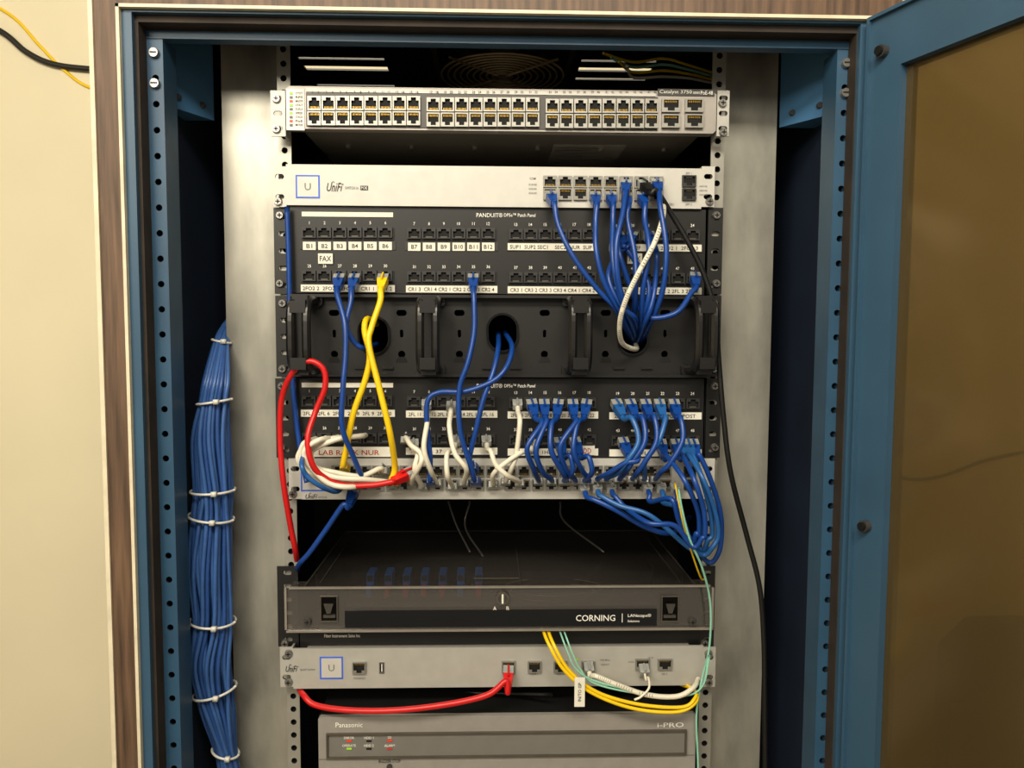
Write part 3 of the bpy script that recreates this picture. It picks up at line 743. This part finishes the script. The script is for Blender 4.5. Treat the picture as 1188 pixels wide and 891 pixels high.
cable(B,[(549,321),(550,350),(550,385,-.045),(543,420,-.05),(533,452,-.05),(534,500,-.05),(546,540,-.045),(553,562,-.01)],pe=True,label='blue patch cord hanging from upper patch panel to switch')
cable(B,[(578,386,.03),(578,404,-.02),(572,432,-.04),(560,466,-.045),(552,500,-.045),(545,530,-.04),(550,546,-.01)],ps=False,pe=True,label='blue patch cord emerging from pass-through hole')
cable(B,[(586,386,.03),(594,402,-.02),(588,425,-.04),(572,442,-.045),(540,454,-.045),(510,455,-.04),(496,466,-.04),(496,500,-.04),(499,530,-.04),(501,562,-.01)],ps=False,pe=True,label='blue patch cord curving from pass-through hole to switch')
cable('cab_red',[(480,546,-.03),(455,559,-.05),(430,563,-.05),(395,562,-.05),(366,545,-.06),(357,510,-.06),(366,478,-.05),(377,450,-.05),(375,428,-.05),(358,419,-.05),(340,432,-.045),(327,462,-.035),(325,510,-.03),(329,560,-.03),(337,610,-.02),(343,640,-.01),(345,660,.02)],r=.0030,d0=(-.8,-.5,-.35),label='red patch cord looping up beside the rack and down')
cable('cab_red',[(590,774,-.016),(587,790,-.04),(566,806,-.045),(520,817,-.045),(460,824,-.045),(405,824,-.04),(366,818,-.03),(352,806,-.02),(346,797,.01)],r=.0032,label='red patch cord leaving the gateway and sweeping sideways')
# white loops lower left: arching cords around the label strip
WLp=[(366,509,346,531,563,404,563),(378,508,350,533,555,420,562),(392,507,353,528,560,436,563),(408,506,358,529,549,448,548),(424,505,362,531,553,458,563)]
for i,(sx_,sy_,lx,ly,by_,ex,ey) in enumerate(WLp):
    d_=-.044-.007*(i%3)
    cable(W,[(sx_,sy_,-.008),(sx_-6,sy_+2,-.035),((sx_+lx)/2-2,sy_+4,d_),(lx+2,ly-9,d_),(lx,ly+2,d_),(lx+7,ly+14,d_),(lx+28,by_,d_),((lx+ex)/2+14,by_+4,d_+.006),(ex,ey,-.012)],ps=False,pe=True,clear=True,r=.0028,jit=1.2,label='white patch cord looping from patch panel to switch',group='white looped patch cords')
cable(LB,[(358,518,-.01),(350,536,-.07),(356,552,-.075),(374,565,-.07),(392,570,-.05),(410,563,-.01)],ps=False,pe=True,r=.0025,label='light blue patch cord in tight loop')
cable(B,[(412,566,-.012),(398,586,-.04),(380,612,-.035),(360,640,-.03),(347,655,-.02),(344,664,.02)],label='blue patch cord slanting down from the switch')
for pts in [
 [(480,512),(484,528),(482,545,-.045),(492,566,-.01)],
 [(495,466),(496,490),(492,520,-.05),(500,545,-.045),(508,562,-.01)],
 [(524,468),(521,495),(527,525,-.05),(540,545,-.05),(538,562,-.01)],
 [(530,508),(518,528),(520,550,-.045),(526,566,-.01)],
 [(600,466),(603,490),(600,525,-.04),(594,542,-.04),(586,560,-.01)],
 [(618,512),(604,524),(586,538,-.045),(573,550,-.04),(572,564,-.01)],
 [(564,508),(570,524),(576,540,-.045),(590,553,-.045),(604,562,-.01)],
 [(470,512),(478,516),(488,526,-.045),(489,538,-.05),(480,552,-.04),(478,563,-.01)],
]: cable(W,pts,pe=True,clear=True,r=.0027,jit=1,label='white patch cord between patch panel and switch',group='white patch cords')
gb='blue patch cords from lower patch panel to switch'; lb='blue patch cord dropping from patch panel to switch'
G1=[(616,(628,490),(614,520),(616,545),625),(631,(636,492),(622,522),(628,548),641),(648,(642,492),(640,525),(652,548),657),(664,(668,490),(652,520),(655,545),668),(681,(672,492),(664,520),(672,545),684)]
for x0,a_,b_,c_,x1 in G1:
    cable(B,[(x0,466),(a_[0],a_[1],-.045),(b_[0],b_[1],-.055),(c_[0],c_[1],-.045),(x1,560,-.01)],pe=True,cend=True,label=lb,group=gb,r=.0029,jit=2.5)
for x0,xm,x1 in((648,660,652),(666,684,676)):
    cable(B,[(x0,510),(xm,528,-.045),(xm+4,546,-.045),(x1,560,-.01)],pe=True,cend=True,label=lb,group=gb,r=.0028,jit=2)
G2=[(714,738,742,700),(730,752,748,716),(748,764,760,732),(764,776,764,746),(781,796,790,758),(722,744,738,690)]
for i,(x0,xa,xb,x1) in enumerate(G2):
    cable(B if i%3 else LB,[(x0,466 if i<5 else 510),(xa-6,485 if i<5 else 522,-.045),(xb,512 if i<5 else 532,-.055),(xb-14,536,-.055),((xb+x1)/2-6,548,-.045),(x1,558,-.01)],pe=True,cend=True,label=lb,group=gb,r=.0029,jit=2.5)
# lower right loops
gl='blue cords looping below the switch'; ll='blue patch cord hanging in a loop beneath the switch'
LP=[(803,838,652,802,628,782,-.03,B,0),(797,826,638,794,616,766,-.05,LB,0),(766,812,628,788,604,750,-.065,B,0),(790,832,645,796,634,692,-.055,LB,1),(783,819,634,784,610,708,-.075,B,1)]
for i,(sx_,rx_,by_,bx_,my_,ex_,dd,mt_,cr) in enumerate(LP):
    pts=[(sx_,512,-.01),(sx_+8,528,-.04),(sx_+ (rx_-sx_)*.6,556,dd-.01),(rx_-2,592,dd-.005),(rx_,620,dd),(rx_-5,by_-10,dd),((rx_+bx_)/2+3,by_,dd+.005),(bx_,my_,dd)]
    if cr: pts+=[((bx_*.6+ex_*.4),608-(i%2)*10,dd),((bx_*.25+ex_*.75),590-(i%2)*4,-.045),(ex_+6,576,-.035),(ex_,563,-.012)]
    else: pts+=[(bx_-10,my_-26,dd),(ex_+4,582,-.035),(ex_,563,-.012)]
    cable(mt_,pts,pe=True,cend=True,label=ll,group=gl,r=.0027,jit=1.2)
cable(B,[(676,563,-.012),(690,580,-.035),(715,592,-.04),(750,612,-.035),(780,618,-.02),(800,600,.08)],clear=True,label='blue cord running back beneath the switch')
# fibres
cable('cab_teal',[(787,566,-.08),(791,590,-.08),(800,625,-.075),(815,660,-.06),(824,700,-.045),(823,750,-.04),(814,790,-.035),(808,830,-.036),(810,890,-.036),(810,950,-.036)],ps=False,r=.0012,label='thin teal fibre cord hanging down the rack',tagname='fibre_cable')
cable('cab_yellow',[(783,560,-.075),(789,590,-.078),(796,620,-.07),(812,668,-.045),(818,672,-.02)],ps=False,r=.0009,label='thin yellow fibre cord hanging beneath switch',tagname='fibre_cable')
for o in(0,5):
    cable('cab_teal',[(648+o,728,-.02),(653+o,742,-.04),(660+o,760,-.045),(668+o,776,-.045),(690,790+o*.6,-.045),(740,802+o*.5,-.045),(790,808,-.04),(815,796,-.04),(822+o*.3,760,-.04)],ps=False,r=.0010,label='thin teal fibre cord under the enclosure',tagname='fibre_cable')
for o in(0,5.5):
    cable(Y,[(629+o,728,-.02),(637+o,748,-.045),(655+o,778,-.05),(687+o,804-o*.2,-.05),(735+o,822-o*.9,-.05),(785+o,826-o*1.0,-.05),(807-o*.2,815-o*.8,-.045),(806,801,-.03),(790,794-o*.4,.0)],ps=False,r=.0019,label='thin yellow fibre cord drooping beneath the gateway',group='yellow fibre cords',tagname='fibre_cable')
cable(W,[(682,770,-.016),(690,784,-.04),(715,794,-.045),(750,806,-.045),(785,808,-.045),(804,798,-.04),(810,788,-.02)],r=.0027,prn=(.15,.6),label='white patch cord leaving the gateway',clear=True)
cable(W,[(746,772,-.016),(752,786,-.035),(753,798,-.045),(744,808,-.05),(736,812,-.05)],r=.0012,label='thin white fibre cord plugged into the gateway',tagname='fibre_cable',clear=True)
cable('cab_black',[(640,806,-.02),(560,804,.02),(460,804,.03),(380,808,.03)],ps=False,r=.002,label='black cable behind the gateway gap')
for pts in([(520,582,.06),(530,610,.07),(545,640,.08)],[(545,582,.05),(540,612,.06),(560,645,.08)],[(650,582,.05),(655,605,.06),(700,640,.08)]):
    cable('chassis',pts,ps=False,r=.0012,label='thin dark cable hanging behind the switch')
t=root('cable_tag',P(672,803,-.06),'white paper flag tag on a cable','tag')
m=MB(); m.bp(666.5,786,678.5,820,-.056,-.0555,'paper')
p=P(672.5,803,-.0565)
T=tmesh('IN/TO ISP'); v,f,a0,a1,b0_,b1_=T; sc=.020/(a1-a0)
m.add([(p.x-(b-(b0_+b1_)/2)*sc,-.0565,p.z+(q-(a0+a1)/2)*sc) for q,b in v],f,'ink'); m.obj('paper_flag',t)
for i,c_ in enumerate((Y,'cab_teal',Y,W)):
    cable(c_,[(700+i*9,62+i*5,.02),(735,72+i*6,.06),(770,68+i*7,.08),(800,76+i*5,.09),(826,84+i*4,.1)],ps=False,r=.0016,label='thin cord draped under the cabinet roof')
# bundle
keys=[(330,296,.2,.062),(358,280,.2,.062),(378,264,.22,.056),(396,257,.32,.028),(440,252,.64,.0),(466,249,.74,-.002),(510,245,.98,-.004),(569,247,.98,-.006),(600,245,1.0,-.006),(660,243,1.1,-.008),(720,247,1.02,-.006),(765,244,1.1,-.006),(801,249,.98,-.002),(830,254,.85,0),(868,261,.55,.003),(890,265,.5,.005),(940,272,.5,.005),(1000,277,.5,.005)]
nB=52
for i in range(nB):
    rr=math.sqrt((i+.5)/nB); an=i*2.39996; pts=[]
    ph=random.uniform(0,6.28)
    for j,(py,px,s_,yy) in enumerate(keys):
        an2=an+math.sin(j*.9+ph)*.3
        k=(yy-CAM.y)/F
        p=P(px,py,yy); pts.append(p+Vector((rr*s_*21.5*k*math.cos(an2),rr*s_*19*k*math.sin(an2),0)))
    m=MB(); m.tube(crom(pts,5),.0024,'cab_bundle' if i%3 else 'cab_bundle_dark',7)
    m.obj('network_cable',None,True,label='blue cable in thick vertical bundle held by ties',category='cable',group='blue cables in tied bundle')
def interp(py):
    for a_,b_ in zip(keys,keys[1:]):
        if a_[0]<=py<=b_[0]:
            t=(py-a_[0])/(b_[0]-a_[0]); return [a_[q]+(b_[q]-a_[q])*t for q in range(4)]
for py,tl in((396,-.2),(466,.15),(569,.02),(600,-.15),(720,-.08),(801,.2),(872,-.3)):
    _,px,s_,yy=interp(py); c=P(px,py,yy); k=(yy-CAM.y)/F; rx=s_*21.5*k+.0032
    pts=[c+Vector((rx*math.cos(q),(rx*.95)*math.sin(q),rx*math.cos(q)*tl)) for q in [2*math.pi*w/28 for w in range(29)]]
    m=MB(); m.tube(pts,.0014,'tie',6)
    m.box(c.x+rx*.3,c.x+rx*.3+.005,c.y-rx-.002,c.y-rx+.003,c.z-.002+tl*rx*.3,c.z+.003+tl*rx*.3,'tie')
    m.obj('cable_tie',None,True,label='white plastic zip tie around the blue cable bundle',category='cable tie',group='zip ties on the bundle')
# wall cables
cable('cab_black',[(-60,10,.6145),(0,36,.6145),(30,60,.6145),(60,74,.6145),(103,80,.6145),(180,84,.6145)],ps=False,r=.0055,label='thick black cable running along the wall')
cable(Y,[(-60,-20,.6175),(10,16,.6175),(45,52,.6175),(75,82,.6175),(110,103,.6175),(180,108,.6175)],ps=False,r=.0028,label='thin yellow cable running along the wall')
cable('cab_black',[(1010,545,.6165),(1060,556,.6165),(1100,550,.6165),(1150,532,.6165),(1230,520,.6165),(1300,524,.6165)],ps=False,r=.0032,label='added dark cable standing in for a reflection in the smoked door')  # added cord on the wall, in place of a cable reflected in the pane
# added chair, stands in for a dim reflection in the door pane
ch=root('reflection_chair',(.98,.25,0),'added black chair standing in for a reflection in the door','chair')
MB().box(.80,1.26,.02,.46,.46,.52,'chair_black',.02).obj('seat',ch)
MB().box(.82,1.24,.46,.50,.62,1.04,'chair_black',.05).obj('backrest',ch)
for xx in(.82,1.21):
    MB().box(xx,xx+.03,.455,.485,0,.9,'chassis').obj('leg',ch); MB().box(xx,xx+.03,.03,.06,0,.46,'chassis').obj('leg',ch)
    MB().box(xx-.01,xx+.04,.06,.455,.70,.73,'chair_black').obj('armrest',ch)
# ------------------------------------------------------------ light
def area(loc,target,sx,sy,pw,c):
    d=bpy.data.lights.new('lamp','AREA'); d.shape='RECTANGLE'; d.size=sx; d.size_y=sy; d.energy=pw; d.color=c
    o=bpy.data.objects.new('area_light',d); scene.collection.objects.link(o); o.location=loc
    o.rotation_euler=(Vector(target)-Vector(loc)).to_track_quat('-Z','Y').to_euler(); return o
area((-.15,-1.35,2.62),(0,0,1.3),1.3,.35,40,(1,.91,.74))
area((-1.2,-2.2,2.4),(-.6,.6,1.3),1.2,.4,26,(1,.90,.72))
w=bpy.data.worlds.new('World'); scene.world=w; w.use_nodes=True
w.node_tree.nodes['Background'].inputs[0].default_value=(1,.9,.74,1); w.node_tree.nodes['Background'].inputs[1].default_value=.28
